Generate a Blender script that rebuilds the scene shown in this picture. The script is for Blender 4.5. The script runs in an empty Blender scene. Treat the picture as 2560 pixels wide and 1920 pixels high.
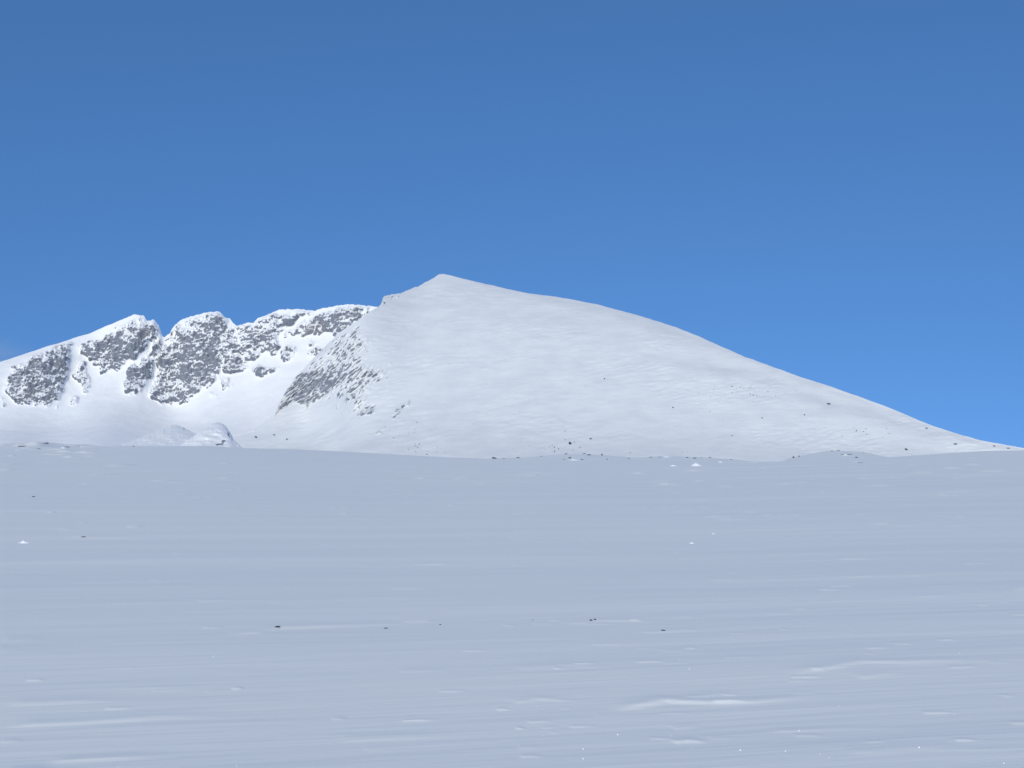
import bpy, math, random
import numpy as np
C = bpy.context.scene
R = math.radians

# ------------------------------------------------------------------ camera, sky, sun, exposure
F = 3090.0                      # focal length in photograph pixels (2560 wide)
EYE = 1.7
PITCH = math.atan(190.0 / F)
cam_d = bpy.data.cameras.new("camera")
cam = bpy.data.objects.new("camera", cam_d)
C.collection.objects.link(cam)
cam_d.sensor_width = 36.0
cam_d.lens = 36.0 * F / 2560.0
cam_d.clip_start = 0.1
cam_d.clip_end = 80000.0
cam.location = (0, 0, EYE)
cam.rotation_euler = (math.pi / 2 + PITCH, 0, 0)
C.camera = cam

SUN_EL = R(32.0)
SUN_AZ = R(-166.0)              # compass style from +Y, clockwise: behind the camera, to its left
S = np.array([math.sin(SUN_AZ) * math.cos(SUN_EL), math.cos(SUN_AZ) * math.cos(SUN_EL), math.sin(SUN_EL)])
world = bpy.data.worlds.new("World")
C.world = world
world.use_nodes = True
wn, wl = world.node_tree.nodes, world.node_tree.links
wn.clear()
sky = wn.new("ShaderNodeTexSky")
sky.sky_type = 'NISHITA'
sky.sun_disc = False
sky.sun_elevation = SUN_EL
sky.sun_rotation = SUN_AZ
sky.altitude = 1500
sky.air_density = 1.0
sky.dust_density = 0.0
sky.ozone_density = 2.5
bg = wn.new("ShaderNodeBackground")
bg.inputs[1].default_value = 0.15
wo = wn.new("ShaderNodeOutputWorld")
tcw = wn.new("ShaderNodeTexCoord")           # clear mountain air: the pale band at the horizon lies below the plateau
addw = wn.new("ShaderNodeVectorMath"); addw.operation = 'ADD'; addw.inputs[1].default_value = (0, 0, 0.37)
nrmw = wn.new("ShaderNodeVectorMath"); nrmw.operation = 'NORMALIZE'
wl.new(tcw.outputs["Generated"], addw.inputs[0]); wl.new(addw.outputs[0], nrmw.inputs[0]); wl.new(nrmw.outputs[0], sky.inputs[0])
hsv = wn.new("ShaderNodeHueSaturation"); hsv.inputs["Saturation"].default_value = 1.13
wl.new(sky.outputs[0], hsv.inputs["Color"])
tint = wn.new("ShaderNodeMix"); tint.data_type = 'RGBA'; tint.blend_type = 'MULTIPLY'; tint.inputs[0].default_value = 1.0
tint.inputs[7].default_value = (0.86, 1.06, 1.19, 1)
wl.new(hsv.outputs[0], tint.inputs[6]); wl.new(tint.outputs[2], bg.inputs[0])
wl.new(bg.outputs[0], wo.inputs[0])

sun_d = bpy.data.lights.new("sun", 'SUN')
sun_d.energy = 2.62
sun_d.angle = R(0.5)
sun_d.color = (1.0, 0.955, 0.775)
sun = bpy.data.objects.new("sun", sun_d)
C.collection.objects.link(sun)
from mathutils import Vector
sun.rotation_euler = Vector(S).to_track_quat('Z', 'Y').to_euler()
C.view_settings.view_transform = 'Standard'
C.view_settings.look = 'None'
C.view_settings.exposure = 0.0
C.view_settings.gamma = 1.0
C.view_settings.use_curve_mapping = False

# ------------------------------------------------------------------ maths helpers
def ss(a, b, x):
    t = np.clip((x - a) / (b - a), 0, 1)
    return t * t * (3 - 2 * t)

def _h(ix, iy, iz, seed):
    n = (ix * 374761393 + iy * 668265263 + iz * 2147483647 + seed * 974634777) & 0xFFFFFFFF
    n = ((n ^ (n >> 13)) * 1274126177) & 0xFFFFFFFF
    n = ((n ^ (n >> 16)) * 2246822519) & 0xFFFFFFFF
    return (n ^ (n >> 15)) & 0xFFFFFFFF

GR = np.array([(1,1,0),(-1,1,0),(1,-1,0),(-1,-1,0),(1,0,1),(-1,0,1),(1,0,-1),(-1,0,-1),
               (0,1,1),(0,-1,1),(0,1,-1),(0,-1,-1),(1,1,0),(-1,1,0),(0,-1,1),(0,-1,-1)], float)

def noise(x, y, z=0.0, seed=0):
    """gradient noise, about -1..1"""
    x, y, z = np.broadcast_arrays(np.asarray(x, float), np.asarray(y, float), np.asarray(z, float))
    xi, yi, zi = np.floor(x).astype(np.int64), np.floor(y).astype(np.int64), np.floor(z).astype(np.int64)
    fx, fy, fz = x - xi, y - yi, z - zi
    u, v, w = [f * f * f * (f * (f * 6 - 15) + 10) for f in (fx, fy, fz)]
    out = 0
    for a in (0, 1):
        for b in (0, 1):
            for c in (0, 1):
                g = GR[_h(xi + a, yi + b, zi + c, seed) & 15]
                d = g[..., 0] * (fx - a) + g[..., 1] * (fy - b) + g[..., 2] * (fz - c)
                out = out + d * (u if a else 1 - u) * (v if b else 1 - v) * (w if c else 1 - w)
    return out * 1.3

def fbm(x, y, z=0.0, oct=4, seed=0, gain=0.5):
    s, a = 0, 1.0
    for i in range(oct):
        k = 2.03 ** i
        s = s + a * noise(np.asarray(x) * k, np.asarray(y) * k, np.asarray(z) * k, seed + i * 17)
        a *= gain
    return s

def ridged(x, y, z=0.0, oct=4, seed=0, gain=0.55):
    s, a = 0, 1.0
    for i in range(oct):
        k = 2.07 ** i
        s = s + a * (1 - 2 * np.abs(noise(np.asarray(x) * k, np.asarray(y) * k, np.asarray(z) * k, seed + i * 13)))
        a *= gain
    return s

def ray(px, py):
    x = (np.asarray(px, float) - 1280) / F
    up = (960 - np.asarray(py, float)) / F
    x, up = np.broadcast_arrays(x, up)
    Y = math.cos(PITCH) - up * math.sin(PITCH)
    Z = math.sin(PITCH) + up * math.cos(PITCH)
    return x, Y, Z

def tan_el(px, py):
    X, Y, Z = ray(px, py)
    return Z / np.hypot(X, Y)

def point(px, py, r):
    X, Y, Z = ray(px, py)
    h = np.hypot(X, Y)
    return X / h * r, Y / h * r, EYE + Z / h * r

def interp(pts):
    xs = np.array([p[0] for p in pts], float); ys = np.array([p[1] for p in pts], float)
    return lambda x: np.interp(x, xs, ys)

def tag(o, label=None, cat=None, group=None, kind=None):
    if label: o['label'] = label
    if cat: o['category'] = cat
    if group: o['group'] = group
    if kind: o['kind'] = kind
    return o

def grid_obj(name, X, Y, Z, mat, attrs=None, kind='structure', wrap=False):
    n, m = X.shape
    co = np.stack([X, Y, Z], -1).reshape(-1, 3).astype(np.float32)
    i = np.arange(n - 1)[:, None] * m + np.arange(m - 1)[None, :]
    q = np.stack([i, i + m, i + m + 1, i + 1], -1).reshape(-1, 4)     # rows = columns of the picture
    me = bpy.data.meshes.new(name)
    me.vertices.add(len(co)); me.vertices.foreach_set("co", co.ravel())
    me.loops.add(q.size); me.loops.foreach_set("vertex_index", q.ravel().astype(np.int32))
    me.polygons.add(len(q)); me.polygons.foreach_set("loop_start", (np.arange(len(q)) * 4).astype(np.int32))
    me.update(calc_edges=True)
    me.polygons.foreach_set("use_smooth", np.ones(len(q), bool))
    # face up / towards the viewer
    for k, v in (attrs or {}).items():
        a = me.attributes.new(k, 'FLOAT', 'POINT')
        a.data.foreach_set("value", v.reshape(-1).astype(np.float32))
    me.materials.append(mat)
    me.validate()
    o = bpy.data.objects.new(name, me)
    C.collection.objects.link(o)
    if kind: o['kind'] = kind
    return o

# ------------------------------------------------------------------ materials
def nd(nt, t, **kw):
    n = nt.nodes.new(t)
    for k, v in kw.items(): setattr(n, k, v)
    return n

def base_mat(name, rough=0.75, spec=0.25):
    m = bpy.data.materials.new(name); m.use_nodes = True
    nt = m.node_tree; b = nt.nodes["Principled BSDF"]
    b.inputs["Roughness"].default_value = rough
    b.inputs["Specular IOR Level"].default_value = spec
    return m, nt, b

def mth(nt, op, a, b=None, c=None, clamp=False):
    n = nd(nt, "ShaderNodeMath", operation=op); n.use_clamp = clamp
    for i, v in enumerate((a, b, c)):
        if v is None: continue
        if hasattr(v, 'links') or hasattr(v, 'is_linked'): nt.links.new(v, n.inputs[i])
        else: n.inputs[i].default_value = v
    return n.outputs[0]

def tex_noise(nt, vec, scale, detail=4, rough=0.55):
    n = nd(nt, "ShaderNodeTexNoise"); n.inputs["Scale"].default_value = scale
    n.inputs["Detail"].default_value = detail; n.inputs["Roughness"].default_value = rough
    nt.links.new(vec, n.inputs["Vector"]); return n.outputs["Fac"]

def mixc(nt, f, a, b):
    n = nd(nt, "ShaderNodeMix", data_type='RGBA')
    for idx, v in ((0, f), (6, a), (7, b)):
        if hasattr(v, 'is_linked'): nt.links.new(v, n.inputs[idx])
        else: n.inputs[idx].default_value = v
    return n.outputs[2]

SNOW_A = (0.90, 0.895, 0.89, 1); SNOW_B = (0.85, 0.85, 0.855, 1)

def mountain_material(name, streak=False, snow_a=SNOW_A, snow_b=SNOW_B, bump=1.0, soft=0.0):
    m, nt, b = base_mat(name)
    geo = nd(nt, "ShaderNodeNewGeometry")
    pos = geo.outputs["Position"]
    sep = nd(nt, "ShaderNodeSeparateXYZ"); nt.links.new(geo.outputs["Normal"], sep.inputs[0])
    at = nd(nt, "ShaderNodeAttribute", attribute_name="rock")
    n1 = tex_noise(nt, pos, 1 / 22.0, 5, 0.65)
    n2 = tex_noise(nt, pos, 1 / 90.0, 3)
    n3 = tex_noise(nt, pos, 1 / 6.0, 3, 0.7)
    # rock shows where the traced density is high, the face is steep and the noise is high
    e = mth(nt, 'MULTIPLY', at.outputs["Fac"], 1.0)
    e = mth(nt, 'MULTIPLY_ADD', mth(nt, 'SUBTRACT', n1, 0.5), 1.7, e)
    e = mth(nt, 'MULTIPLY_ADD', mth(nt, 'SUBTRACT', 0.50, sep.outputs["Z"]), 0.8, e)
    e = mth(nt, 'MULTIPLY_ADD', mth(nt, 'SUBTRACT', n3, 0.5), 1.0, e)
    r = nd(nt, "ShaderNodeMapRange", interpolation_type='SMOOTHSTEP')
    nt.links.new(e, r.inputs[0]); r.inputs[1].default_value = 0.56; r.inputs[2].default_value = 0.72
    have = mth(nt, 'GREATER_THAN', at.outputs["Fac"], 0.02)
    r.inputs[2].default_value = 0.62 + 0.10 + soft
    fac = mth(nt, 'MULTIPLY', mth(nt, 'MULTIPLY', r.outputs[0], 0.93), have)
    rocka = mixc(nt, n3, (0.08, 0.097, 0.135, 1), (0.28, 0.30, 0.345, 1))
    at2 = nd(nt, "ShaderNodeAttribute", attribute_name="brown")
    rock = mixc(nt, at2.outputs["Fac"], rocka, mixc(nt, n1, (0.16, 0.15, 0.165, 1), (0.29, 0.275, 0.29, 1)))
    rr = nd(nt, "ShaderNodeMapRange"); nt.links.new(n2, rr.inputs[0]); rr.inputs[1].default_value = .35; rr.inputs[2].default_value = .65
    snow = mixc(nt, rr.outputs[0], snow_a, snow_b)
    nt.links.new(mixc(nt, fac, snow, rock), b.inputs["Base Color"])
    bp = nd(nt, "ShaderNodeBump"); bp.inputs["Strength"].default_value = 0.5 * bump; bp.inputs["Distance"].default_value = 6.0
    nt.links.new(n1, bp.inputs["Height"]); nt.links.new(bp.outputs[0], b.inputs["Normal"])
    return m

M_WALL = mountain_material("frosted rock wall", bump=0.5, soft=0.06)
M_DOME = mountain_material("windblown mountain snow", bump=0.22, soft=0.22, snow_a=(0.79, 0.79, 0.785, 1), snow_b=(0.73, 0.735, 0.74, 1))

def field_material():
    m, nt, b = base_mat("wind packed snow", 0.6, 0.3)
    geo = nd(nt, "ShaderNodeNewGeometry")
    mp = nd(nt, "ShaderNodeMapping"); mp.vector_type = 'POINT'
    mp.inputs["Rotation"].default_value = (0, 0, R(-WIND)); 
    nt.links.new(geo.outputs["Position"], mp.inputs[0])
    mp2 = nd(nt, "ShaderNodeMapping"); mp2.inputs["Scale"].default_value = (0.07, 1.0, 1.0)
    nt.links.new(mp.outputs[0], mp2.inputs[0])
    n1 = tex_noise(nt, mp2.outputs[0], 6.0, 5, 0.6)
    n2 = tex_noise(nt, mp2.outputs[0], 0.6, 4, 0.6)
    rr = nd(nt, "ShaderNodeMapRange"); nt.links.new(n2, rr.inputs[0]); rr.inputs[1].default_value = .35; rr.inputs[2].default_value = .65
    nt.links.new(mixc(nt, rr.outputs[0], (0.86, 0.855, 0.815, 1), (0.90, 0.89, 0.845, 1)), b.inputs["Base Color"])
    bp = nd(nt, "ShaderNodeBump"); bp.inputs["Strength"].default_value = 0.35; bp.inputs["Distance"].default_value = 0.03
    nt.links.new(n1, bp.inputs["Height"]); nt.links.new(bp.outputs[0], b.inputs["Normal"])
    return m
WIND = 13.0
M_FIELD = field_material()

def rock_material(name, ca, cb, snowy=True):
    m, nt, b = base_mat(name, 0.9, 0.2)
    geo = nd(nt, "ShaderNodeNewGeometry"); tc = nd(nt, "ShaderNodeTexCoord")
    n = tex_noise(nt, tc.outputs["Object"], 3.0, 6, 0.7)
    col = mixc(nt, n, ca, cb)
    if snowy:
        sep = nd(nt, "ShaderNodeSeparateXYZ"); nt.links.new(geo.outputs["Normal"], sep.inputs[0])
        e = mth(nt, 'MULTIPLY_ADD', mth(nt, 'SUBTRACT', n, 0.5), 1.2, sep.outputs["Z"])
        r = nd(nt, "ShaderNodeMapRange"); nt.links.new(e, r.inputs[0]); r.inputs[1].default_value = .86; r.inputs[2].default_value = .96
        col = mixc(nt, r.outputs[0], col, (.8, .81, .83, 1))
    nt.links.new(col, b.inputs["Base Color"])
    bp = nd(nt, "ShaderNodeBump"); bp.inputs["Strength"].default_value = 0.6; bp.inputs["Distance"].default_value = 0.1
    nt.links.new(n, bp.inputs["Height"]); nt.links.new(bp.outputs[0], b.inputs["Normal"])
    return m
M_ROCK = rock_material("dark lichen rock", (0.03, 0.032, 0.038, 1), (0.10, 0.10, 0.105, 1))
M_FAR = rock_material('distant hazed rock', (0.10, 0.105, 0.12, 1), (0.22, 0.22, 0.235, 1))  # paler than the near rock: distance haze is put into the colour
M_STONE = rock_material("bare dark stone", (0.03, 0.03, 0.033, 1), (0.12, 0.115, 0.11, 1), False)

# ------------------------------------------------------------------ traced outlines (photograph pixels)
SKY_DOME = [(430,1106),(500,1101),(560,1094),(637,1074),(686,1037),(701,1001),(720,970),(741,940),(758,923),(793,886),(826,853),(854,827),
 (892,803),(924,779),(945,767.5),(952,761),(958,744),(962,739.5),(987,734),(1001,733.8),(1021,725),(1033,718.7),(1044.6,716.4),
 (1062,706),(1085,694.7),(1096.7,685.5),(1108,684.6),(1125.6,688),(1160,697.6),(1218,710.6),(1276,723.6),(1319,733),(1377,739.6),
 (1435,749.7),(1493,761),(1521,769),(1573.6,782),(1646,803.6),(1689,818),(1747,841),(1819,873),(1863,893),(1880,897.7),(1921,913),
 (1979,934),(2007,944),(2079,967),(2180,1003),(2238,1025),(2296,1049.6),(2339,1067),(2383,1081),(2455,1101.6),(2513,1112),
 (2560,1120),(2650,1132),(2800,1146),(3300,1156),(4200,1160)]
SKY_WALL = [(-2400,1150),(-1400,1130),(-800,1080),(-300,990),(0,905),(59,886),(117.5,866),(176,849),(230,830.5),(282,808),(329,788),(345,786),(360,790),(367,801),
 (385,800),(397,813),(404,836),(407,842),(412,842),(423,834),(437,813),(458,796),(501,784.7),(520,781),(547,777.6),(564,794),(574,796),(583,808),
 (593,814),(616,807),(633,807),(644.5,795),(675,784.7),(689,776.4),(708,773.4),(748,773),(788,777),(807,770.6),(854,761.6),(880,761),
 (903,763),(927,765),(946,769),(1000,790),(1100,840),(1250,900)]
CREST = [(-4000,1120),(-900,1122),(-200,1116),(0,1110.6),(81,1106),(120,1107),(202,1115),(333,1115),(521,1115),(600,1120),(745,1124),(860,1129.5),(1005,1137.5),
 (1120,1143),(1207,1146),(1295,1144),(1340,1141),(1417,1136),(1460,1134.6),(1527,1139.5),(1576,1145),(1634,1142),(1720,1143),(1778,1144),
 (1840,1149),(1892,1155),(1941,1156.6),(1960,1152),(1979,1143.6),(2007,1138),(2059,1127.6),(2094,1126),(2137,1129),(2175,1133.5),(2221,1142.7),
 (2267,1139),(2383,1132),(2470,1127.7),(2560,1126),(2800,1122),(3500,1125),(6000,1130)]
CLIFF_BASE = interp([(-900,1150),(-200,1050),(0,1010),(30,1008),(130,1014),(165,985),(200,960),(250,930),(300,950),(335,985),(430,1010),(490,1000),(545,965),
 (600,935),(660,915),(700,890),(745,870),(800,850),(1000,800)])

def poly(off, sc, pts): return np.array([(off[0] + x * sc, off[1] + y * sc) for x, y in pts])
k = 520 / 2212
r1, r2, r3 = (0, 740), (360, 740), (680, 740)
WALL_ROCK = [
 (0.74, poly(r1, k, [(60,900),(150,750),(215,740),(350,660),(520,590),(720,490),(790,490),(740,540),(750,650),(765,700),(740,790),(720,900),(690,970),(700,1060),(640,1100),(610,1200),(580,1110),(500,1165),(340,1165),(200,1130),(80,1050)])),
 (0.68, poly(r1, k, [(860,720),(900,720),(950,830),(955,940),(920,1040),(860,950),(780,860),(840,790)])),
 (0.55, poly(r1, k, [(780,1040),(830,1080),(820,1160),(770,1160)])),
 (0.6, poly(r1, k, [(720,920),(750,920),(755,950),(725,950)])),
 (0.6, poly(r1, k, [(0,1050),(30,1090),(60,1180),(30,1170),(0,1110)])),
 (0.76, poly(r1, k, [(830,545),(1000,500),(1170,420),(1240,400),(1400,330),(1560,300),(1640,420),(1640,480),(1560,490),(1540,580),(1480,620),(1400,700),(1310,730),(1230,800),(1130,790),(1090,830),(1050,760),(1000,690),(900,620)])),
 (0.42, poly(r1, k, [(1200,400),(1300,300),(1400,240),(1480,200),(1560,270),(1660,250),(1720,420),(1640,480),(1500,480)])),
 (0.70, poly(r1, k, [(1620,530),(1700,450),(1720,560),(1660,660),(1640,820),(1600,920),(1500,1020),(1400,1055),(1300,1010),(1330,900),(1310,820),(1400,750),(1540,680),(1600,600)])),
 # central buttress, darker core first
 (0.80, poly(r2, k, [(440,470),(700,380),(860,380),(840,560),(830,740),(720,780),(640,840),(730,870),(660,960),(470,960),(300,900),(250,800),(300,620)])),
 (0.60, poly(r2, k, [(270,400),(330,330),(480,300),(560,340),(700,260),(800,200),(900,260),(900,500),(860,800),(700,960),(600,1000),(500,1110),(440,1130),(320,1150),(80,1100),(30,1040),(80,950),(130,860),(130,780),(120,700),(190,570),(330,470)])),
 (0.45, poly(r2, k, [(200,460),(290,390),(350,310),(450,230),(600,195),(795,165),(870,235),(940,290),(1000,330),(1000,450),(900,620),(600,560),(300,540)])),
 (0.68, poly(r2, k, [(840,620),(1000,640),(1140,650),(1180,690),(1130,740),(1020,820),(860,820),(830,760)])),
 (0.50, poly(r2, k, [(960,330),(1080,300),(1170,300),(1400,300),(1450,420),(1400,620),(1280,640),(1130,660),(900,640),(900,480)])),
 (0.48, poly(r2, k, [(1200,260),(1400,180),(1650,165),(1820,180),(1560,330),(1400,380),(1300,330)])),
 (0.72, poly(r2, k, [(1440,220),(1560,190),(1760,200),(1640,280),(1560,330),(1480,320)])),
 (0.68, poly(r2, k, [(1600,330),(1900,190),(2080,130),(2212,110),(2420,110),(2440,140),(2300,200),(2212,300),(2050,430),(1980,400),(1900,410),(1700,440),(1560,400),(1500,470),(1450,480),(1540,370)])),
 (0.62, poly(r2, k, [(1440,640),(1500,560),(1600,540),(1620,590),(1570,640),(1500,670)])),
 (0.62, poly(r2, k, [(1160,770),(1250,720),(1370,740),(1440,750),(1380,820),(1250,875),(1180,840)])),
 (0.80, poly(r2, k, [(1740,620),(1800,560),(1920,530),(1870,620),(1780,650)])),
 (0.55, poly(r2, k, [(800,900),(880,890),(930,940),(860,1000),(810,970)])),
 (0.75, poly(r2, k, [(710,1025),(755,1025),(755,1055),(715,1055)])),
 (0.55, poly(r2, k, [(1740,470),(1790,460),(1850,520),(1780,530)])),
]
WALL_BROWN = [(0.95, poly(r2, k, [(1640,350),(1920,290),(1940,400),(1640,425)])), (0.8, poly(r2, k, [(1790,590),(1890,530),(1920,530),(1870,620),(1800,640)])),
 (0.6, poly(r1, k, [(180,1060),(330,980),(420,1000),(330,1140),(240,1130)])), (0.5, poly(r1, k, [(1400,440),(1600,330),(1620,420),(1450,500)]))]
DOME_ROCK = [
 (0.82, poly(r3, k, [(260,850),(400,800),(560,800),(640,850),(620,930),(560,1060),(420,1150),(370,1220),(340,1180),(240,1130),(100,1220),(30,1280),(20,1240),(100,1090),(180,960)])),
 (0.58, poly(r3, k, [(400,780),(650,740),(800,860),(720,960),(560,1060),(450,1100)])),
 (0.74, poly(r3, k, [(890,860),(960,810),(1130,790),(1060,900),(1000,870),(930,970),(910,930)])),
 (0.70, poly(r3, k, [(920,1030),(960,970),(1000,970),(980,1020)])),
 (0.66, poly(r3, k, [(780,710),(870,650),(890,660),(820,715)])),
 (0.55, poly(r3, k, [(935,680),(985,645),(990,660),(945,690)])),
 (0.60, poly(r3, k, [(1240,745),(1290,710),(1300,725),(1260,752)])),
 (0.66, poly(r3, k, [(660,1170),(700,1125),(740,1125),(700,1160),(690,1195)])),
 (0.66, poly(r3, k, [(670,1060),(700,1015),(750,1010),(720,1050),(690,1070)])),
 (1.0, poly(r3, k, [(1100,1478),(1190,1395),(1215,1385),(1165,1480)])),
 (0.85, poly(r3, k, [(1270,1300),(1310,1210),(1400,1150),(1475,1105),(1480,1130),(1390,1220),(1310,1310)])),
 (0.6, poly(r3, k, [(900,1270),(920,1170),(1100,1160),(1080,1250),(960,1275)])),
 (0.6, poly(r3, k, [(790,610),(830,400),(880,310),(940,310),(890,500),(850,590)])),
 (0.45, poly(r3, k, [(900,500),(1000,510),(980,550),(910,530)])),
 (0.40, poly(r3, k, [(640,480),(720,410),(820,380),(780,470),(640,560)])),
 (1.2, poly((900,660), 640/2212, [(185,345),(205,275),(250,285),(340,262),(330,285),(280,300),(230,302),(215,350)])),
 (0.42, poly(r3, k, [(300,780),(700,420),(900,300),(1100,500),(1000,700),(1300,760),(1250,900),(1000,1050),(1100,1250),(900,1280),(700,1050),(500,1150),(400,950)])),
]

def density(polys, PX, PY, soft=3.0):
    out = np.zeros(PX.shape)
    for w, P in polys:
        x0, y0 = P.min(0) - 12; x1, y1 = P.max(0) + 12
        sel = (PX > x0) & (PX < x1) & (PY > y0) & (PY < y1)
        if not sel.any(): continue
        x, y = PX[sel], PY[sel]
        d2 = np.full(x.shape, 1e9); ins = np.zeros(x.shape, bool)
        for a, b in zip(P, np.roll(P, -1, 0)):
            e = b - a; t = np.clip(((x - a[0]) * e[0] + (y - a[1]) * e[1]) / (e @ e), 0, 1)
            d2 = np.minimum(d2, (x - a[0] - t * e[0]) ** 2 + (y - a[1] - t * e[1]) ** 2)
            if a[1] != b[1]:
                c = ((a[1] > y) != (b[1] > y)) & (x < (b[0] - a[0]) * (y - a[1]) / (b[1] - a[1]) + a[0])
                ins ^= c
        sd = np.where(ins, np.sqrt(d2), -np.sqrt(d2))
        out[sel] = np.maximum(out[sel], w * ss(-soft * .5, soft, sd))
    return out

def blur(A, n, axis):
    if n < 1: return A
    K = 2 * n + 1
    P = np.concatenate([np.repeat(np.take(A, [0], axis), n, axis), A, np.repeat(np.take(A, [-1], axis), n, axis)], axis)
    cs = np.cumsum(np.concatenate([np.zeros_like(np.take(P, [0], axis)), P], axis), axis)
    L = A.shape[axis]
    return (np.take(cs, np.arange(K, K + L), axis) - np.take(cs, np.arange(0, L), axis)) / K

def columns(spans):
    out = []
    for a, b, st in spans: out.append(np.arange(a, b, st))
    out.append([spans[-1][1]])
    return np.concatenate(out)

def integrate(PX, PY, r0, slope):
    """distance of each point of a column, climbing from its foot with the given slope (rise over run)"""
    T = tan_el(PX, PY)
    dT = np.diff(T, axis=1)
    m = 0.5 * (slope[:, 1:] + slope[:, :-1]); Tm = 0.5 * (T[:, 1:] + T[:, :-1])
    g = dT / np.maximum(m - Tm, 0.03)
    return r0[:, None] * np.exp(np.concatenate([np.zeros((len(PX), 1)), np.cumsum(g, 1)], 1))

class Relief:
    """distance field over the whole picture area of one land form, smooth from column to column"""
    def __init__(self, xs, ytop, slope_fn, r0_fn, bx=3, by=1):
        self.xs = xs; self.ys = np.arange(1202.0, ytop, -2.0)
        GX, GY = np.meshgrid(xs, self.ys, indexing='ij')
        T = tan_el(GX, GY); sl_ = np.maximum(slope_fn(GX, GY), T + 0.04)
        R_ = integrate(GX, GY, r0_fn(xs), sl_)
        for _ in range(3): R_ = blur(R_, bx, 0); R_ = blur(R_, by, 1)
        self.R = R_
    def __call__(self, px, py):
        px, py = np.broadcast_arrays(np.asarray(px, float), np.asarray(py, float))
        st_ = self.xs[1] - self.xs[0]
        fi = np.clip((px - self.xs[0]) / st_, 0, len(self.xs) - 1.001); fj = np.clip((1202 - py) / 2.0, 0, len(self.ys) - 1.001)
        i, j = fi.astype(int), fj.astype(int); a, b = fi - i, fj - j
        return (self.R[i, j] * (1 - a) + self.R[i + 1, j] * a) * (1 - b) + (self.R[i, j + 1] * (1 - a) + self.R[i + 1, j + 1] * a) * b

def with_back(X, Y, Z, attrs, steps, slope, zmin):
    """carry the surface on over the skyline, down its far side"""
    dx, dy = X[:, -1], Y[:, -1]; r = np.hypot(dx, dy)
    xs, ys, zs = [X], [Y], [Z]
    acc = 0
    for i in range(steps):
        acc += 12 * 1.42 ** i
        kk = 1 + acc / r
        s = slope * min(1, (i + 1) / 4)
        zz = np.maximum(Z[:, -1] - s * acc + 0.0, zmin)
        xs.append((dx * kk)[:, None]); ys.append((dy * kk)[:, None]); zs.append(zz[:, None])
    n = len(xs) - 1
    at = {k_: np.concatenate([v] + [v[:, -1:] * (0.7 ** (j + 1)) for j in range(n)], 1) for k_, v in attrs.items()}
    return np.concatenate(xs, 1), np.concatenate(ys, 1), np.concatenate(zs, 1), at

# ------------------------------------------------------------------ back wall of the cirque with its floor
cols = columns([(-2400, -300, 60), (-300, -20, 8), (-20, 960, 1.35), (960, 1250, 8)])
sky_w = interp(SKY_WALL)
ys = sky_w(cols)
v = np.concatenate([np.linspace(0, 1, 60)[:-1] * 0.22, 0.22 + 0.78 * np.linspace(0, 1, 215)])
PX = np.repeat(cols[:, None], len(v), 1)
PY = 1200 + (ys[:, None] - 1200) * v[None, :]
rough_edge = ss(270, 345, cols) * (1 - ss(930, 960, cols))
PY = PY + (rough_edge * (1.6 * noise(cols / 9.0, 3.3) + 1.0 * noise(cols / 3.7, 9.1)))[:, None] * ss(0.8, 1.0, v)[None, :]
wx = PX + 6 * noise(PX / 22, PY / 22, 1.5) + 5 * noise(PX / 7, PY / 7, 4.5)
wy = PY + 6 * noise(PX / 22, PY / 22, 7.5) + 5 * noise(PX / 7, PY / 7, 9.5)
rock = density(WALL_ROCK, wx, wy, 14.0) * 1.06
rock = rock + np.where(rock > 0.03, 0.05 + 0.18 * noise(PX / 4.2, PY / 3.6, 2.1, 75) + 0.34 * fbm(PX / 26, PY / 20, 0.3, 3, 77, .6) + 0.22 * noise(PX / 5.0 + PY / 40, PY / 30, .8, 79) * (1 - ss(560, 660, PX)) + 0.22 * noise((PX + PY * .35) / 26, (PY + PX * .35) / 5.0, .8, 83) * ss(560, 660, PX), 0)
rock = np.clip(rock * (0.72 + 0.28 * ss(1, 18, PY - ys[:, None])), 0, 1)
brown = density(WALL_BROWN, wx, wy, 6.0)
cb = CLIFF_BASE(cols)[:, None]
def wall_slope(px, py):
    base = CLIFF_BASE(px)
    apr = np.minimum(base + 36 + 10 * noise(px / 60.0, 2.2), 1076)
    base = np.minimum(base, 1060)
    s_ = 0.10 + 0.13 * ss(430, 700, px) + 0.66 * np.clip((1084 - py) / (1084 - base), 0, 1) ** 1.25 + 0.10 * ss(0, 1, (base - py) / 60) + 0.55 * ss(0, 1, (base - 20 - py) / 50) * ss(20, 60, px)
    lf = 1 - ss(60, 300, px)
    return s_ - lf * (s_ - 0.34) * ss(70, 10, py - sky_w(px))
wall_r = Relief(np.arange(-2400.0, 1260.0, 6.0), 740, wall_slope, interp([(-2400, 3900), (-300, 4000), (0, 4050), (600, 4050), (1250, 4000)]), 4, 1)
_r = wall_r(wall_r.xs, sky_w(wall_r.xs))          # the ridge line runs on in one gentle curve
_want = interp([(-2400, 5600), (-300, 5900), (0, 6050), (200, 6100), (420, 6080), (700, 5960), (950, 5800), (1250, 5500)])(wall_r.xs)
_d = _want / _r
for _ in range(2): _d = blur(_d, 5, 0)
wall_r.R = wall_r.R * _d[:, None]
Rr = wall_r(PX, PY)
bulge = blur(blur(blur(rock, 5, 0), 4, 1), 5, 0)
Rr = Rr - 22 * bulge * ss(-60, 0, PX)
X, Y, Z = point(PX, PY, Rr)
wr = ss(0.1, 0.5, blur(blur(rock, 2, 0), 2, 1)) * (PX > -20)
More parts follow.
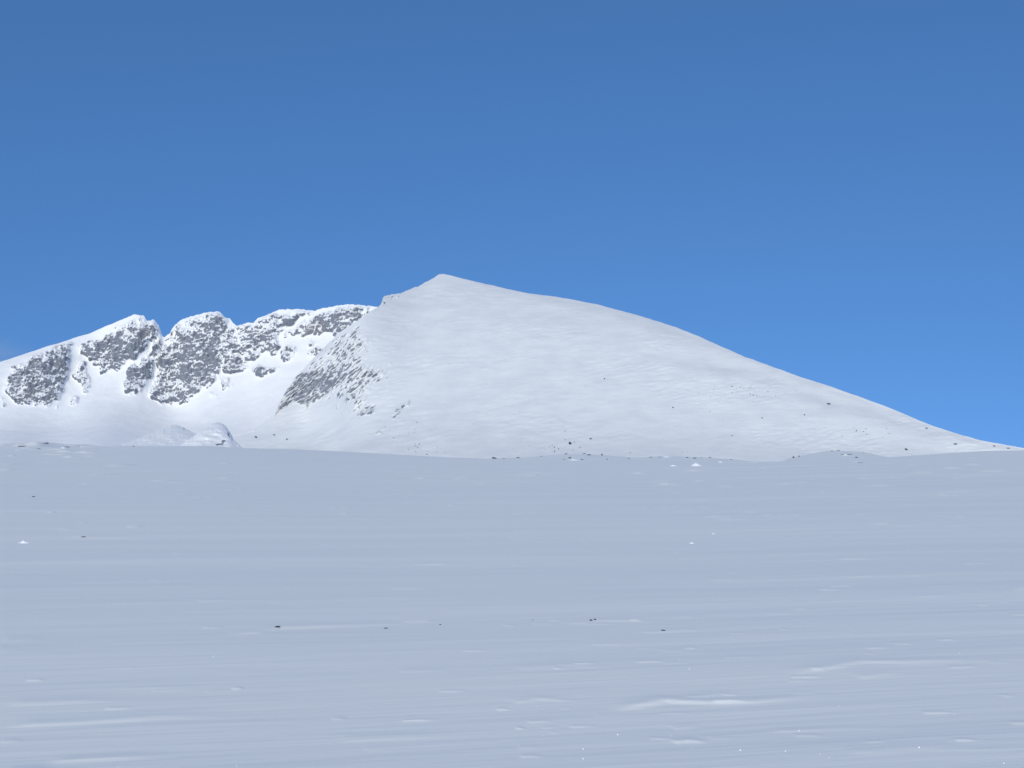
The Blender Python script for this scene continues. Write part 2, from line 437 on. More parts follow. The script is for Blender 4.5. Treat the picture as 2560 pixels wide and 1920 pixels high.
# buttresses, ribs and ledges pushed out along the face
big = ridged(X / 120, Y / 260, Z / 170, 3, 5)
mid = 0.6 * ridged(X / 24, Y / 60, Z / 75, 3, 11) + 0.6 * ridged(X / 40, Y / 60, Z / 40, 3, 12)
sml = fbm(X / 13, Y / 13, Z / 11, 2, 23)
push = wr * (13 * big + 9 * mid + 4.6 * sml)
edge = ss(0, 0.02, 1 - v)[None, :] * 0.9 + 0.1
snowbump = (1 - wr) * 2.0 * fbm(X / 90, Y / 130, Z / 60, 3, 31) * (PX > -300)
X2, Y2, Z2 = X, Y - push * edge, Z + 0.30 * push * edge * (0.6 + 0.4 * (v[None, :] < 0.97)) * edge + snowbump
at = {'rock': rock, 'brown': brown}
X2, Y2, Z2, at = with_back(X2, Y2, Z2, at, 12, 0.7, -90)
grid_obj('mountain_ridge', X2, Y2, Z2, M_WALL, at)

# ------------------------------------------------------------------ the broad domed mountain
cols = columns([(430, 600, 6), (600, 1090, 1.5), (1090, 2600, 2.6), (2600, 4200, 40)])
sky_d = interp(SKY_DOME)
ys = sky_d(cols)
v = np.linspace(0, 1, 300)
v = 1 - (1 - v) ** 1.12
foot = 1196.0
PX = np.repeat(cols[:, None], len(v), 1)
PY = foot + (ys[:, None] - foot) * v[None, :]
PY = PY + (ss(940, 965, cols) * (1 - ss(1030, 1100, cols)) * 2.0 * noise(cols / 8.0, 1.3) + ss(1100, 1200, cols) * (0.6 * noise(cols / 25.0, 5.5) + 0.35 * noise(cols / 7.0, 8.5)))[:, None] * ss(0.85, 1, v)[None, :]

def shoulder(px):        # front shoulder of the right flank, with a shallow trough behind it
    return interp([(1400, 830), (1560, 860), (1718, 905), (1830, 925), (1921, 945), (2007, 980), (2070, 1006), (2151, 1025), (2209, 1038), (2267, 1055), (2339, 1079), (2450, 1105), (2600, 1130)])(px)
def gully(px):           # right edge of the snow gully on the left flank
    return interp([(760, 1150), (856, 1129), (939, 1085), (983, 1043), (1010, 1012), (1026, 1001), (1060, 960), (1120, 900)])(px)

ytop_f = interp([(430, 1090), (640, 1040), (760, 920), (900, 800), (1000, 735), (1100, 695), (1300, 725), (1520, 770), (1750, 845), (2000, 945), (2250, 1032), (2400, 1088), (2560, 1122), (2800, 1142), (4200, 1150)])
def dome_slope(px, py):
    e = np.clip((1150 - py) / np.maximum(1150 - ytop_f(px), 20), 0, 1.2)
    s = 0.26 + 0.26 * ss(0.0, 0.4, e) - 0.10 * ss(0.6, 1.0, e)
    s = s - 0.12 * ss(0.93, 1.0, e) * ss(1060, 1300, px)
    fl = (1 - ss(860, 1060, px)) * ss(600, 700, px)
    s = s + 0.16 * fl * ss(1090, 1030, py)
    d = py - shoulder(px); w = ss(1500, 1800, px) * (1 - ss(2300, 2450, px))
    s = s - 0.15 * w * np.exp(-((d - 8) / 9.0) ** 2) + 0.12 * w * np.exp(-((d + 24) / 18.0) ** 2)
    g = py - gully(px); wg = ss(760, 860, px) * (1 - ss(1010, 1060, px))
    s = s + 0.12 * wg * np.exp(-((g + 12) / 14.0) ** 2) - 0.18 * wg * np.exp(-((g - 8) / 9.0) ** 2)
    return s - 0.10 * (1 - ss(760, 900, px)) * ss(1050, 1085, py)
R0D = interp([(430, 3950), (640, 3860), (900, 3620), (1100, 3500), (1300, 3450), (1600, 3440), (2000, 3540), (2600, 3850), (4200, 5200)])
dome_rel = Relief(np.arange(430.0, 4210.0, 6.0), 640, dome_slope, R0D, 3, 1)
Rd = dome_rel(PX, PY)
X, Y, Z = point(PX, PY, Rd)
def dome_r(px, py): return float(dome_rel(px, py))
wx = PX + 3 * noise(PX / 16, PY / 16, 1.5) + 2 * noise(PX / 6, PY / 6, 4.5)
wy = PY + 3 * noise(PX / 16, PY / 16, 7.5) + 2 * noise(PX / 6, PY / 6, 9.5)
den = np.maximum(density(DOME_ROCK[:-1], wx, wy, 5.5), density(DOME_ROCK[-1:], wx, wy, 30.0)) * 1.08
# strata running up to the right
ang = R(47)
ua = (X * math.cos(ang) + Z * math.sin(ang)); ub = (-X * math.sin(ang) + Z * math.cos(ang))
st = fbm(ua / 34 + 0.6 * noise(X / 40, Z / 40, 2.2), ub / 8.0 + 0.5 * noise(X / 30, Z / 30, 7.2), Y / 200, 3, 41) + 0.25 * noise(X / 9, Z / 9, .3)
st2 = fbm(ua / 20, ub / 7.0, Y / 90, 2, 47)
rock = np.where(den > 0.02, np.clip(den + 0.10 + 0.5 * st + 0.3 * st2, 0, 1), 0)
rock = np.where(rock < 0.12, 0, rock)
W = ss(0.05, 0.5, den)
push = W * (7 * st + 4 * st2 + 4 * ridged(X / 90, Y / 90, Z / 90, 2, 3))
big = 4.0 * fbm(X / 420, Y / 420, Z / 300, 3, 51) + 0.6 * fbm(X / 90, Y / 60, Z / 30, 3, 57)
# wind-roughened snow: small drifts, stronger in patches
patch = ss(-0.1, 0.5, fbm(X / 300, Y / 300, Z / 160, 2, 61))
uw = X * math.cos(.25) + Z * math.sin(.25); vw = -X * math.sin(.25) + Z * math.cos(.25)
fine = (0.28 + 0.8 * patch) * fbm(uw / 55, Y / 60, vw / 12, 3, 67, 0.6)
edge = ss(0, 0.03, 1 - v)[None, :]
Z2 = Z + (0.35 * push + 0.8 * fine + big * 0.6) * edge
Y2 = Y - (push + fine * 1.2 + big) * edge
at = {'rock': rock, 'brown': np.zeros_like(rock)}
X2, Y2, Z2, at = with_back(X, Y2, Z2, at, 12, 0.55, -90)
grid_obj('mountain', X2, Y2, Z2, M_DOME, at)

# ------------------------------------------------------------------ moraine mounds in the mouth of the cirque
def mound(name, sky_pts, rdist, slope, rocks, seed):
    f = interp(sky_pts)
    c = np.arange(sky_pts[0][0], sky_pts[-1][0] + .1, 1.3)
    y = f(c); y = blur(y, 3, 0) + 1.0 * noise(c / 6.0, seed + .5)
    v = np.linspace(0, 1, 60)
    PXm = np.repeat(c[:, None], 60, 1); v = np.concatenate([np.linspace(0, .45, 12)[:-1], np.linspace(.45, 1, 49)]); PYm = 1218 + (y[:, None] - 1218) * v[None, :]
    e = v[None, :]
    s_ = np.full(PXm.shape, slope) - slope * 0.5 * ss(.75, 1, e)
    r0 = rdist + 90 * np.abs((c - c.mean()) / (c[-1] - c[0]) * 2) ** 2
    Rm = integrate(PXm, PYm, r0, np.maximum(s_, .08))
    Xm, Ym, Zm = point(PXm, PYm, Rm)
    b_ = fbm(Xm / 40, Ym / 40, Zm / 25, 3, seed)
    Ym = Ym - 9 * b_ - 14 * noise(Xm / 110, Zm / 60, seed); Zm = Zm + 1.6 * b_ * (1 - v[None, :] ** 8)
    den = density(rocks, PXm + 2 * noise(PXm / 5, PYm / 5, seed), PYm + 2 * noise(PXm / 5, PYm / 5, seed + 3.3), 2.5)
    a_ = {'rock': den, 'brown': np.zeros_like(den)}
    Xm, Ym, Zm, a_ = with_back(Xm, Ym, Zm, a_, 9, 0.55, -90)
    grid_obj(name, Xm, Ym, Zm, M_WALL, a_)
q = 640 / 2212
mr = [(1.1, poly((0,1060), q, [(1955,60),(1985,70),(1985,120),(1960,110)])), (1.1, poly((0,1060), q, [(1855,175),(1940,130),(1955,150),(1930,195),(1860,195)])),
      (0.4, poly((0,1060), q, [(1800,60),(1850,40),(1870,80),(1820,80)])), (0.5, poly((0,1060), q, [(1900,20),(1960,30),(1975,60),(1940,60)]))]
mound('moraine_mound', [(385,1200),(425,1131),(455,1108),(480,1093),(500,1077),(516,1067),(532,1059),(545,1056),(556,1058),(566,1066),(575,1080),(580,1094),(594,1108),(622,1131),(650,1200)], 3480, 0.34, mr, 3)
mr2 = [(1.2, poly((0,1060), q, [(1578,35),(1600,30),(1602,50),(1580,52)])), (0.4, poly((0,1060), q, [(1280,120),(1420,60),(1560,40),(1580,70),(1400,130),(1300,150)])),
       (0.45, poly((0,1060), q, [(1080,180),(1250,130),(1350,180)])), (0.4, poly((0,1060), q, [(1400,160),(1600,80),(1650,130),(1500,170)]))]
mound('moraine_ridge', [(235,1200),(270,1132),(300,1112),(345,1098),(372,1086),(392,1078),(412,1069),(436,1061),(452,1066),(472,1076),(500,1090),(540,1120),(600,1200)], 3500, 0.15, mr2, 8)

# ------------------------------------------------------------------ foreground snow field
crest = interp(CREST)
_xs = np.arange(-4000.0, 6001.0, 10.0); _cs = crest(_xs)
for _ in range(4): _cs = blur(_cs, 22, 0)
def crest_smooth(p): return np.interp(p, _xs, _cs)
def field_D(pc): return 250 + 25 * np.sin(pc / 420.0) + 12 * np.sin(pc / 131.0 + 1)
def colpx(x, y):
    return 1280 + F * np.clip(x / np.maximum(y, 1e-3), -1.6, 1.6) * 1.0015
RIDGES = []     # (polyline in metres, height, half width, sharpness)
def field_base(x, y):
    r = np.hypot(x, y)
    fwd = y > 0.02 * np.abs(x)
    pc = np.where(fwd, colpx(x, np.where(fwd, y, 1)), np.where(x > 0, 6000, -4000))
    D = field_D(pc)
    tc = tan_el(np.clip(pc, -3000, 5500), crest(pc))
    hD = EYE + D * tc
    t = r / D
    hS = EYE + D * tan_el(np.clip(pc, -3000, 5500), crest_smooth(pc))
    h = hS * np.minimum(t, 1) ** 1.45 + (hD - hS) * ss(0.70, 1.0, t)
    over = np.maximum(r - D, 0)
    h = h + np.minimum(over, 10) * tc * 0.0 - 0.0009 * np.minimum(over, 90) ** 2 - 0.10 * np.maximum(over - 90, 0)
    return np.maximum(h, -75)
def field_detail(x, y, foot):
    r = np.hypot(x, y)
    a = R(WIND); u = x * math.cos(a) + y * math.sin(a); w = -x * math.sin(a) + y * math.cos(a)
    h = 0.0
    for i, (lam, amp) in enumerate([(48, 0.15), (21, 0.10), (9.5, 0.062), (4.3, 0.032), (2.0, 0.015), (0.95, 0.0065), (0.45, 0.0032), (0.22, 0.0015)]):
        wgt = ss(1.2, 3.0, lam / foot)
        n = noise(u / (lam * 5.5), w / lam, 0.7, 90 + i)
        n2 = noise(u / (lam * 2.2), w / (lam * .8), 3.7, 190 + i)
        h = h + wgt * amp * (n + 0.35 * n2 * ss(0, .5, n))
    return h * (1 - 0.5 * ss(150, 260, r))
def field_h(x, y):
    return field_base(x, y)

def ground_at(px, py):
    rr = np.geomspace(2.0, 330, 4000)
    X_, Y_, Z_ = point(px, py, rr)
    hh = field_base(X_, Y_)
    b_ = np.where(Z_ <= hh)[0]
    i = b_[0] if len(b_) else int(np.argmin(Z_ - hh))
    return float(X_[i]), float(Y_[i]), float(hh[i])

# traced drift lines: pixel polylines with height and width as a fraction of distance
DRIFTS = [
 ([(560,1597),(640,1590),(693,1579),(800,1576),(960,1569),(1100,1566)], 1.0, 1.0),
 ([(1430,1570),(1480,1560),(1560,1560),(1660,1562),(1700,1560)], .8, .8),
 ([(1610,1592),(1700,1585),(1780,1583)], .6, .7),
 ([(1960,1692),(2080,1676),(2150,1665),(2260,1664),(2420,1658),(2560,1655)], 1.0, 1.0),
 ([(1520,1773),(1600,1762),(1660,1752),(1760,1754),(1880,1752),(2030,1740),(2120,1736)], 1.7, 1.2),
 ([(1720,1745),(1790,1735),(1860,1729)], .7, .8),
 ([(0,1808),(200,1802),(400,1789),(620,1782)], 1.3, 1.3),
 ([(0,1762),(180,1755),(360,1750)], .8, 1.0),
 ([(110,1895),(300,1885),(470,1878)], 1.0, 1.2),
 ([(0,1917),(150,1913)], 1.0, 1.0),
 ([(1280,1755),(1340,1747),(1460,1749)], .9, .8),
 ([(1680,1850),(1720,1847),(1780,1849)], 1.4, .8),
 ([(1680,1815),(1770,1806)], .7, .8),
 ([(2140,1697),(2200,1690),(2280,1686)], .7, .8),
 ([(1900,1823),(2100,1818),(2330,1810)], .6, 1.0),
 ([(1980,1834),(2080,1834)], .6, .6),
 ([(180,1343),(300,1342),(400,1342)], .6, .8),
 ([(0,1613),(120,1607)], .5, .7),
 ([(1900,1290),(2050,1288)], .4, .7),
 ([(2340,1236),(2480,1228),(2560,1224)], .7, 1.0),
 ([(2110,1168),(2170,1160),(2250,1157)], .8, .8),
 ([(1330,1190),(1370,1182),(1410,1182)], 1.1, .8),
 ([(1200,1262),(1320,1250)], .4, .7),
 ([(1660,1640),(1720,1632),(1780,1629)], .6, .8),
 ([(1280,1682),(1420,1672),(1560,1680)], .5, 1.0),
 ([(830,1792),(870,1790)], .6, .6),
 ([(0,1846),(60,1841)], .5, .6),
 ([(840,1844),(1000,1836),(1180,1830)], .5, 1.2),
 ([(1000,1688),(1120,1683)], .4, .8),
 ([(2100,1880),(2300,1868),(2560,1870)], .7, 1.2),
]
for pts, hh, ww in DRIFTS:
    P = [ground_at(*p)[:2] for p in pts]
    RIDGES.append((np.array(P), hh, ww))
rnd = random.Random(12)
for i in range(46):          # lesser wind ridges between the traced ones
    py = 1190 + 720 * rnd.random() ** 0.8; px = rnd.uniform(-60, 2600); L = rnd.uniform(40, 260)
    P = [ground_at(px, py)[:2], ground_at(px + L * .5, py - L * .018)[:2], ground_at(px + L, py - L * .03)[:2]]
    RIDGES.append((np.array(P), rnd.uniform(.12, .34), rnd.uniform(.5, 1.1)))

for i in range(150):         # short crusty dashes
    py = 1160 + 740 * rnd.random() ** 1.3; px = rnd.gauss(2000, 520) if rnd.random() < .55 else rnd.uniform(0, 2560); L = rnd.uniform(22, 110)
    P = [ground_at(px, py)[:2], ground_at(px + L, py - L * .03)[:2]]
    RIDGES.append((np.array(P), rnd.uniform(.35, 1.0), rnd.uniform(.3, .5)))

for i in range(110):         # thin crusts far out on the plain
    px = rnd.gauss(2050, 480) if rnd.random() < .6 else rnd.uniform(0, 2560); py = 1152 + 170 * rnd.random(); L = rnd.uniform(15, 90)
    P = [ground_at(px, py)[:2], ground_at(px + L, py - L * .04)[:2]]
    RIDGES.append((np.array(P), rnd.uniform(.5, 1.5), rnd.uniform(.3, .45)))
for i in range(26):          # bright crusts crowding the left end of the crest
    px = rnd.uniform(-20, 260); py = 1113 + 30 * rnd.random() ** 1.5; L = rnd.uniform(15, 60)
    P = [ground_at(px, py)[:2], ground_at(px + L, py - L * .01)[:2]]
    RIDGES.append((np.array(P), rnd.uniform(.8, 1.8), rnd.uniform(.35, .6)))

def ridge_height(x, y):
    out = np.zeros(x.shape)
    for P, hh, ww in RIDGES:
        c = P.mean(0); dist = float(np.hypot(*c))
        amp = 0.013 * hh * (dist / 11.0) ** 0.98; wid = 0.065 * ww * (dist / 11.0) ** 1.1
        x0, y0 = P.min(0) - wid * 5; x1, y1 = P.max(0) + wid * 5
        sel = (x > x0) & (x < x1) & (y > y0) & (y < y1)
        if not sel.any(): continue
        xs, ys_ = x[sel], y[sel]
        seg = np.diff(P, axis=0); ln = np.hypot(seg[:, 0], seg[:, 1]); tot = ln.sum(); acc = 0
        best = np.full(xs.shape, 1e9); sgn = np.zeros(xs.shape); al = np.zeros(xs.shape)
        for a, e, l in zip(P[:-1], seg, ln):
            t = np.clip(((xs - a[0]) * e[0] + (ys_ - a[1]) * e[1]) / (l * l), 0, 1)
            dx, dy = xs - a[0] - t * e[0], ys_ - a[1] - t * e[1]; d = np.hypot(dx, dy)
            m_ = d < best
            best = np.where(m_, d, best); sgn = np.where(m_, np.sign(e[0] * dy - e[1] * dx), sgn); al = np.where(m_, (acc + t * l) / tot, al)
            acc += l
        s = best * sgn / wid              # positive on the far side
        s = s + 0.35 * noise(al * tot / (wid * 9), hh * 31)
        prof = np.where(s < 0, np.exp(-(s / 0.75) ** 2), np.exp(-(s / 2.4) ** 2))
        env = ss(0, .15, al) * (1 - ss(.45, 1.0, al)) * (0.85 + 0.4 * noise(al * tot / (wid * 14), hh * 10))
        env = np.where((al <= 0) | (al >= 1), 0, env)
        out[sel] += amp * prof * env
    return out

# camera-centred rings, as fine as the picture needs in front, coarser to the sides and behind
front = np.arange(-24.5, 24.51, 0.085)
side_l = np.concatenate([[-180, -165, -150, -135, -120, -105, -90, -80, -70], np.arange(-62, -24.6, 2.5)])
az = np.concatenate([side_l, front, -side_l[::-1]])
az = R(1) * az
dep = np.concatenate([np.linspace(60, 15, 40)[:-1], np.arange(15, 0.30, -0.026)])       # degrees below the eye
rad = EYE / np.tan(R(1) * dep)
rad = rad[rad < 60]
rad = np.concatenate([rad, np.geomspace(rad[-1] * 1.006, 330, 330), np.geomspace(338, 3600, 40)])
A, RR = np.meshgrid(az, rad, indexing='ij')
X, Y = RR * np.sin(A), RR * np.cos(A)
foot = np.gradient(rad)[None, :] * np.ones_like(RR)
Z = field_base(X, Y)
inf = (np.abs(A) < R(26))
Zd = field_detail(X, Y, np.maximum(foot, 0.0)) 
near = ss(330, 300, RR)
Z = Z + Zd * near + ridge_height(X, Y)
# roughened crest on the left and along the stony rise
pc = colpx(X, np.maximum(Y, .01))
rcrest = (1 - ss(150, 420, pc)) + ss(1280, 1400, pc) * (1 - ss(1700, 1900, pc)) * .8 + ss(1990, 2040, pc) * (1 - ss(2150, 2220, pc))
Z = Z + inf * rcrest * 0.16 * np.maximum(0, fbm(X / 6, Y / 7, 0.3, 3, 71)) * ss(150, 225, RR) * (1 - ss(270, 320, RR))
field = grid_obj('snow_field', X[::-1], Y[::-1], Z[::-1], M_FIELD)

from mathutils.bvhtree import BVHTree
me = field.data
def field_bvh():
    n = len(me.vertices); co = np.empty(n * 3, np.float32); me.vertices.foreach_get("co", co); return co.reshape(-1, 3)
fco = field_bvh().reshape(len(az), len(rad), 3)[::-1]
def real_ground(x, y):
    a, r = math.atan2(x, y), math.hypot(x, y)
    i = int(np.clip(np.searchsorted(az, a), 1, len(az) - 1)); j = int(np.clip(np.searchsorted(rad, r), 1, len(rad) - 1))
    fa = (a - az[i - 1]) / (az[i] - az[i - 1]); fr = (r - rad[j - 1]) / (rad[j] - rad[j - 1])
    z = fco[..., 2]
    return float((z[i-1, j-1] * (1 - fa) + z[i, j-1] * fa) * (1 - fr) + (z[i-1, j] * (1 - fa) + z[i, j] * fa) * fr)

# plain running to the horizon under everything
aa = np.linspace(-math.pi, math.pi, 73); rr_ = np.array([0, 2500, 6000, 12000, 30000.0])
A, RR = np.meshgrid(aa, rr_, indexing='ij')
grid_obj('valley_floor', (RR * np.sin(A))[::-1], (RR * np.cos(A))[::-1], np.full(A.shape, -88.0), M_FIELD)

# ------------------------------------------------------------------ boulders
def blob(seed, flat=0.6, sub=3, jag=0.28):
    import bmesh
    bm = bmesh.new()
    bmesh.ops.create_icosphere(bm, subdivisions=sub, radius=0.5)
    co = np.array([v_.co[:] for v_ in bm.verts])
    rs = np.random.RandomState(seed)
    for _ in range(9):               # planes sliced off, as broken stone has
        n = rs.normal(size=3); n /= np.linalg.norm(n); d = rs.uniform(.26, .40)
        ov = np.maximum(co @ n - d, 0); co = co - ov[:, None] * n[None, :]
    nn = fbm(co[:, 0] * 2.2 + seed, co[:, 1] * 2.2, co[:, 2] * 2.2, 3, seed)
    co = co * (1 + jag * .5 * nn)[:, None]
    co[:, 2] *= flat
    for v_, c_ in zip(bm.verts, co): v_.co = c_
    m_ = bpy.data.meshes.new("boulder"); bm.to_mesh(m_); bm.free()
    return m_
MESHES = [blob(s_, f_) for s_, f_ in ((1, .75), (2, .6), (3, .5), (4, .85), (5, .45))]
def boulder(name, mesh_i, loc, size, rz, mat, label, group, squash=1.0, cat='boulder'):
    me_ = MESHES[mesh_i].copy(); me_.materials.append(mat)
    o = bpy.data.objects.new(name, me_); C.collection.objects.link(o)
    o.location = loc; o.scale = (size[0], size[1], size[2]); o.rotation_euler = (0, 0, rz)
    return tag(o, label, cat, group)

# (pixel x, pixel y, width px, height px, mesh, label)
G1 = 'dark boulders poking out of the snow field'
BLD = [
 (113,1107,15,5,2,'flat dark boulder on the snow crest at far left below the cirque'),
 (55,1116,15,3,4,'thin sliver of dark stone in drifts just left of the far left crest boulder'),
 (98,1122,9,2,4,'faint stone in the drifts just below the far left crest boulder'),
 (168,1117,9,2.5,1,'small stone among bright drifts just right of the far left crest boulder'),
 (334,1114.5,5,2.5,0,'tiny stone on the crest below the low moraine ridge'),
 (1236,1137.5,11,6,0,'black notched boulder alone on the crest under the big mountain'),
 (1259,1146,8,2.5,2,'pale grey flat stone low in the snow, next right of the black notched boulder'),
 (1295,1144,7,3,1,'dark flat stone where the stony rise begins at its left end'),
 (1353,1140.5,6,2.5,2,'small grey stone on the left slope of the stony rise'),
 (1415,1135.5,6,3,1,'small dark stone high on the left shoulder of the stony rise'),
 (1425,1144,7,4,3,'dark rounded stone above a long bright drift on the stony rise'),
 (1411,1148,5,2,0,'small stone left of the rounded one above the long bright drift'),
 (1460,1132.5,9,4,2,'dark wedge stone at the top of the stony rise'),
 (1473,1137,9,3,1,'brownish low stone right below the top of the stony rise'),
 (1455,1147.5,5,2.5,1,'small stone at the right end of the long bright drift'),
 (1505,1136,4,5,3,'upright dark stone on the right slope of the stony rise'),
 (1518,1147.5,4,3,0,'small stone below the upright one on the right slope of the stony rise'),
 (1572,1146,4,3,1,'tiny stone in the dip right of the stony rise'),
 (1627,1141,10,3,2,'slanting dark stone where the low bank right of the rise begins'),
 (1650,1141,6,2,4,'thin dark stone just right of the slanting one on the low bank'),
 (1718,1143,6,2.5,1,'grey stone on the crest above the white snow mound'),
 (1737,1144.5,8,3.5,0,'larger grey stone on the crest directly above the white snow mound'),
 (1752,1143.5,5,2.5,2,'small grey stone just right of the one above the white snow mound'),
 (1775,1143,5,2.5,3,'small grey stone farther right on the crest beyond the white snow mound'),
 (1828,1149,4,2.5,0,'lone tiny stone where the crest dips toward the hollow'),
 (1984,1141,5,4.5,3,'dark round stone at the foot of the right hummock'),
 (1998,1139,4,4,0,'smaller round stone with snow on its right, climbing the right hummock'),
 (2080,1126.5,6,2,4,'thin stone on the top of the right hummock, left of its middle'),
 (2096,1126,5,2,1,'small stone on the very top of the right hummock'),
 (2117,1135,24,3,4,'long thin ledge of dark stone across the right hummock'),
 (2141,1142.5,6,3,1,'small stone below the long ledge on the right hummock'),
 (2158,1129.5,5,2,2,'faint stone on the right shoulder of the right hummock'),
 (2151,1157,12,3,2,'flat dark stone above a long pale drift below the right hummock'),
]
for i, (px, py, w, h, mi, lab) in enumerate(BLD):
    x, y, z = ground_at(px, py + h * .4)
    r = math.hypot(x, y)
    if r > field_D(px) * .985:
        r = float(field_D(px)) * 0.97; x, y, z = [float(c) for c in point(px, py, r)]
    z = real_ground(x, y)
    m2 = r / F
    H = h * m2 * 1.15 / (.6)
    boulder('boulder', mi, (x, y, z + h * m2 * .22), (w * m2 * 1.25, w * m2 * 1.0, H * .9), (i * 37 % 23) * .05 - .5, M_ROCK, lab, G1)
G2 = 'small stones in the near snow'
STN = [
 (693,1577.5,15,5,2,'dark flat stone at the head of the longest thin drift, left of centre'),
 (965,1577.5,9,3,4,'small stone on the long thin drift, farther right along it'),
 (1101,1568.5,5,2,1,'tiny pebble beyond the right end of the long thin drift'),
 (1477,1559,9,4,0,'left of the pair of dark stones close together right of centre'),
 (1488,1557.5,7,4,1,'right of the pair of dark stones close together right of centre'),
 (1332,1556,4,2,2,'tiny pebble left of the pair of dark stones'),
 (1657,1584.5,12,3,4,'flat brown stone right of and below the pair of dark stones'),
 (84,1247.5,8,3,2,'small stone in the snow at far left above the small white mound'),
 (208,1340.5,10,3,4,'flat stone at the head of a faint drift right of the small white mound'),
]
for i, (px, py, w, h, mi, lab) in enumerate(STN):
    x, y, z = ground_at(px, py + h * .4); r = math.hypot(x, y); m2 = r / F
    z = real_ground(x, y)
    boulder('stone', mi, (x, y, z + h * m2 * .25), (w * m2 * 1.2, w * m2, h * m2 * 1.7), i * .4, M_STONE, lab, G2, cat='stone')

# boulders seen large enough on the mountain to be told apart
G3 = 'boulders on the mountain slope'
MB_ = [
 (2388,1109,9,4.5,2,'dark boulder low on the right end of the mountain, above the snow field'),
 (2265,1124,8,7,3,'boulder with a white snow cap at the mountain foot right of the hummock'),
 (1425,1108,8,8,3,'dark boulder under a white drift on the mountain foot above the stony rise'),
 (1477,1095.5,9,3,2,'long low boulder above a bright drift on the mountain foot'),
 (1413,1078,5,3,1,'small dark boulder with a drift behind it, above the one under the white drift'),
 (1511,946,4,4,0,'small boulder alone in the middle of the mountain slope'),
 (1830,967,5,4,1,'darkest boulder in the speckled patch on the right flank'),
 (1682,1018,4,4,0,'single boulder in the smooth snow left of the lower right flank'),
 (1300,1028.5,5,3,2,'tiny boulder on the lower middle slope, left of a faint drift'),
 (1392,1044.5,6,3,2,'flat boulder on the lower middle slope right of a faint drift'),
 (984,1096,5,6,3,'dark boulder right of the rocky tip of the gully edge'),
 (717,1098,5,5,1,'small boulder in the smooth snow at the mouth of the gully'),
 (640,1092,7,6,0,'boulder at the foot of the streaked flank near the moraine'),
 (685,1086,7,3,2,'flat boulder on the crease of the apron under the streaked flank'),
 (1830,1089,9,3,2,'low boulder with a bright drift in the right lower slope'),
 (1905,1044.5,4,4,0,'round boulder on the lower right flank'),
 (2011,1036.5,4,4,1,'small boulder near the right foot of the shoulder'),
 (2072,1008,12,4,2,'clustered boulder on the line of the right shoulder'),
 (2316,1070,6,3,1,'small boulder just under the skyline at the right end of the mountain'),
 (2485,1114,7,2.5,2,'flat stone near the right edge of the picture, under the skyline'),
 (2520,1120,8,2.5,4,'low stone nearest the right edge of the picture, under the skyline'),
]
def on_dome(px, py, w, h, mi, name, lab, grp, rz):
    r = dome_r(px, py); x, y, z = [float(c) for c in point(px, py, r)]; m2 = r / F
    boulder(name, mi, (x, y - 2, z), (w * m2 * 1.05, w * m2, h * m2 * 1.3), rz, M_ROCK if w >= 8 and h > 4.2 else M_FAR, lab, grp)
for i, (px, py, w, h, mi, lab) in enumerate(MB_): on_dome(px, py, w, h, mi, 'mountain_boulder', lab, G3, i * .5)
# specks of rock in the patches where the photograph shows them
rs = np.random.RandomState(5)
PATCH = [
 ((1700,2010),(955,1010),44,'tiny rock in the speckled patch on the right flank of the mountain','speckles on the right flank'),
 ((2070,2230),(1060,1092),26,'tiny rock in the low speckled band at the right foot of the mountain','speckles at the right foot'),
 ((1270,1520),(1102,1138),34,'tiny rock on the mountain foot behind the stony rise','speckles behind the stony rise'),
 ((1000,1140),(1104,1138),30,'tiny rock at the mountain foot right of the gully edge','speckles right of the gully'),
 ((1420,1475),(952,975),9,'tiny rock in the small speckle left of the middle of the slope','speckles in mid slope'),
 ((1680,1800),(1122,1140),12,'tiny rock on the mountain foot above the white snow mound','speckles above the white mound'),
 ((960,1075),(1040,1100),22,'tiny rock strewn below the rocky edge of the gully','speckles below the gully edge'),
]
for (xa, xb), (ya, yb), n, lab, grp in PATCH:
    for j in range(int(n * .7)):
        px = rs.normal((xa + xb) / 2, (xb - xa) / 4.2); py = rs.normal((ya + yb) / 2, (yb - ya) / 4.0)
        s_ = 1.0 + 1.6 * rs.rand() ** 2
        on_dome(px, py, s_ * 1.5, s_, rs.randint(0, 5), 'small_rock', lab, grp, rs.uniform(0, 6))

# ------------------------------------------------------------------ bright snow mounds standing on the field
def snow_mound(px, py, w, h, label, seed, skew=0.35):
    x, y, z = ground_at(px, py); r = math.hypot(x, y); m2 = r / F
    z = real_ground(x, y)
    Wd, Hh = w * m2, h * m2
    u_ = np.linspace(-1, 1, 49); t_ = np.linspace(-1, 1, 25)
    U, T_ = np.meshgrid(u_, t_, indexing='ij')
    prof = np.where(U < skew - .5, np.clip((U + 1) / (skew + .5), 0, 1), np.clip((1 - U) / (1.5 - skew), 0, 1)) ** 1.25
    hump = prof * np.cos(T_ * math.pi / 2) ** 0.9 * np.clip(1.3 - T_ * .0, 0, 1)
    hump = np.clip(hump * (1 + .25 * fbm(U * 3 + seed, T_ * 2, seed, 3, seed)), 0, 2)
    Xs = U * Wd / 2; Ys = T_ * Hh * 1.25; Zs = hump * Hh - 0.12 * Hh
    o = grid_obj('snow_mound', Xs, Ys, Zs, M_DRIFT, kind=None)
    o.location = (x, y, z)
    return tag(o, label, 'snow drift', 'bright snow drifts')
M_DRIFT, nt_, b_ = base_mat("fresh drift snow", .6, .3)
geo_ = nd(nt_, "ShaderNodeNewGeometry")
nn_ = tex_noise(nt_, geo_.outputs["Position"], 2.0, 4)
nt_.links.new(mixc(nt_, nn_, (.84, .85, .86, 1), (.9, .9, .905, 1)), b_.inputs["Base Color"])
snow_mound(1742,1166,38,9,'bright white snow mound just below the crest, under the larger grey stone', 1)
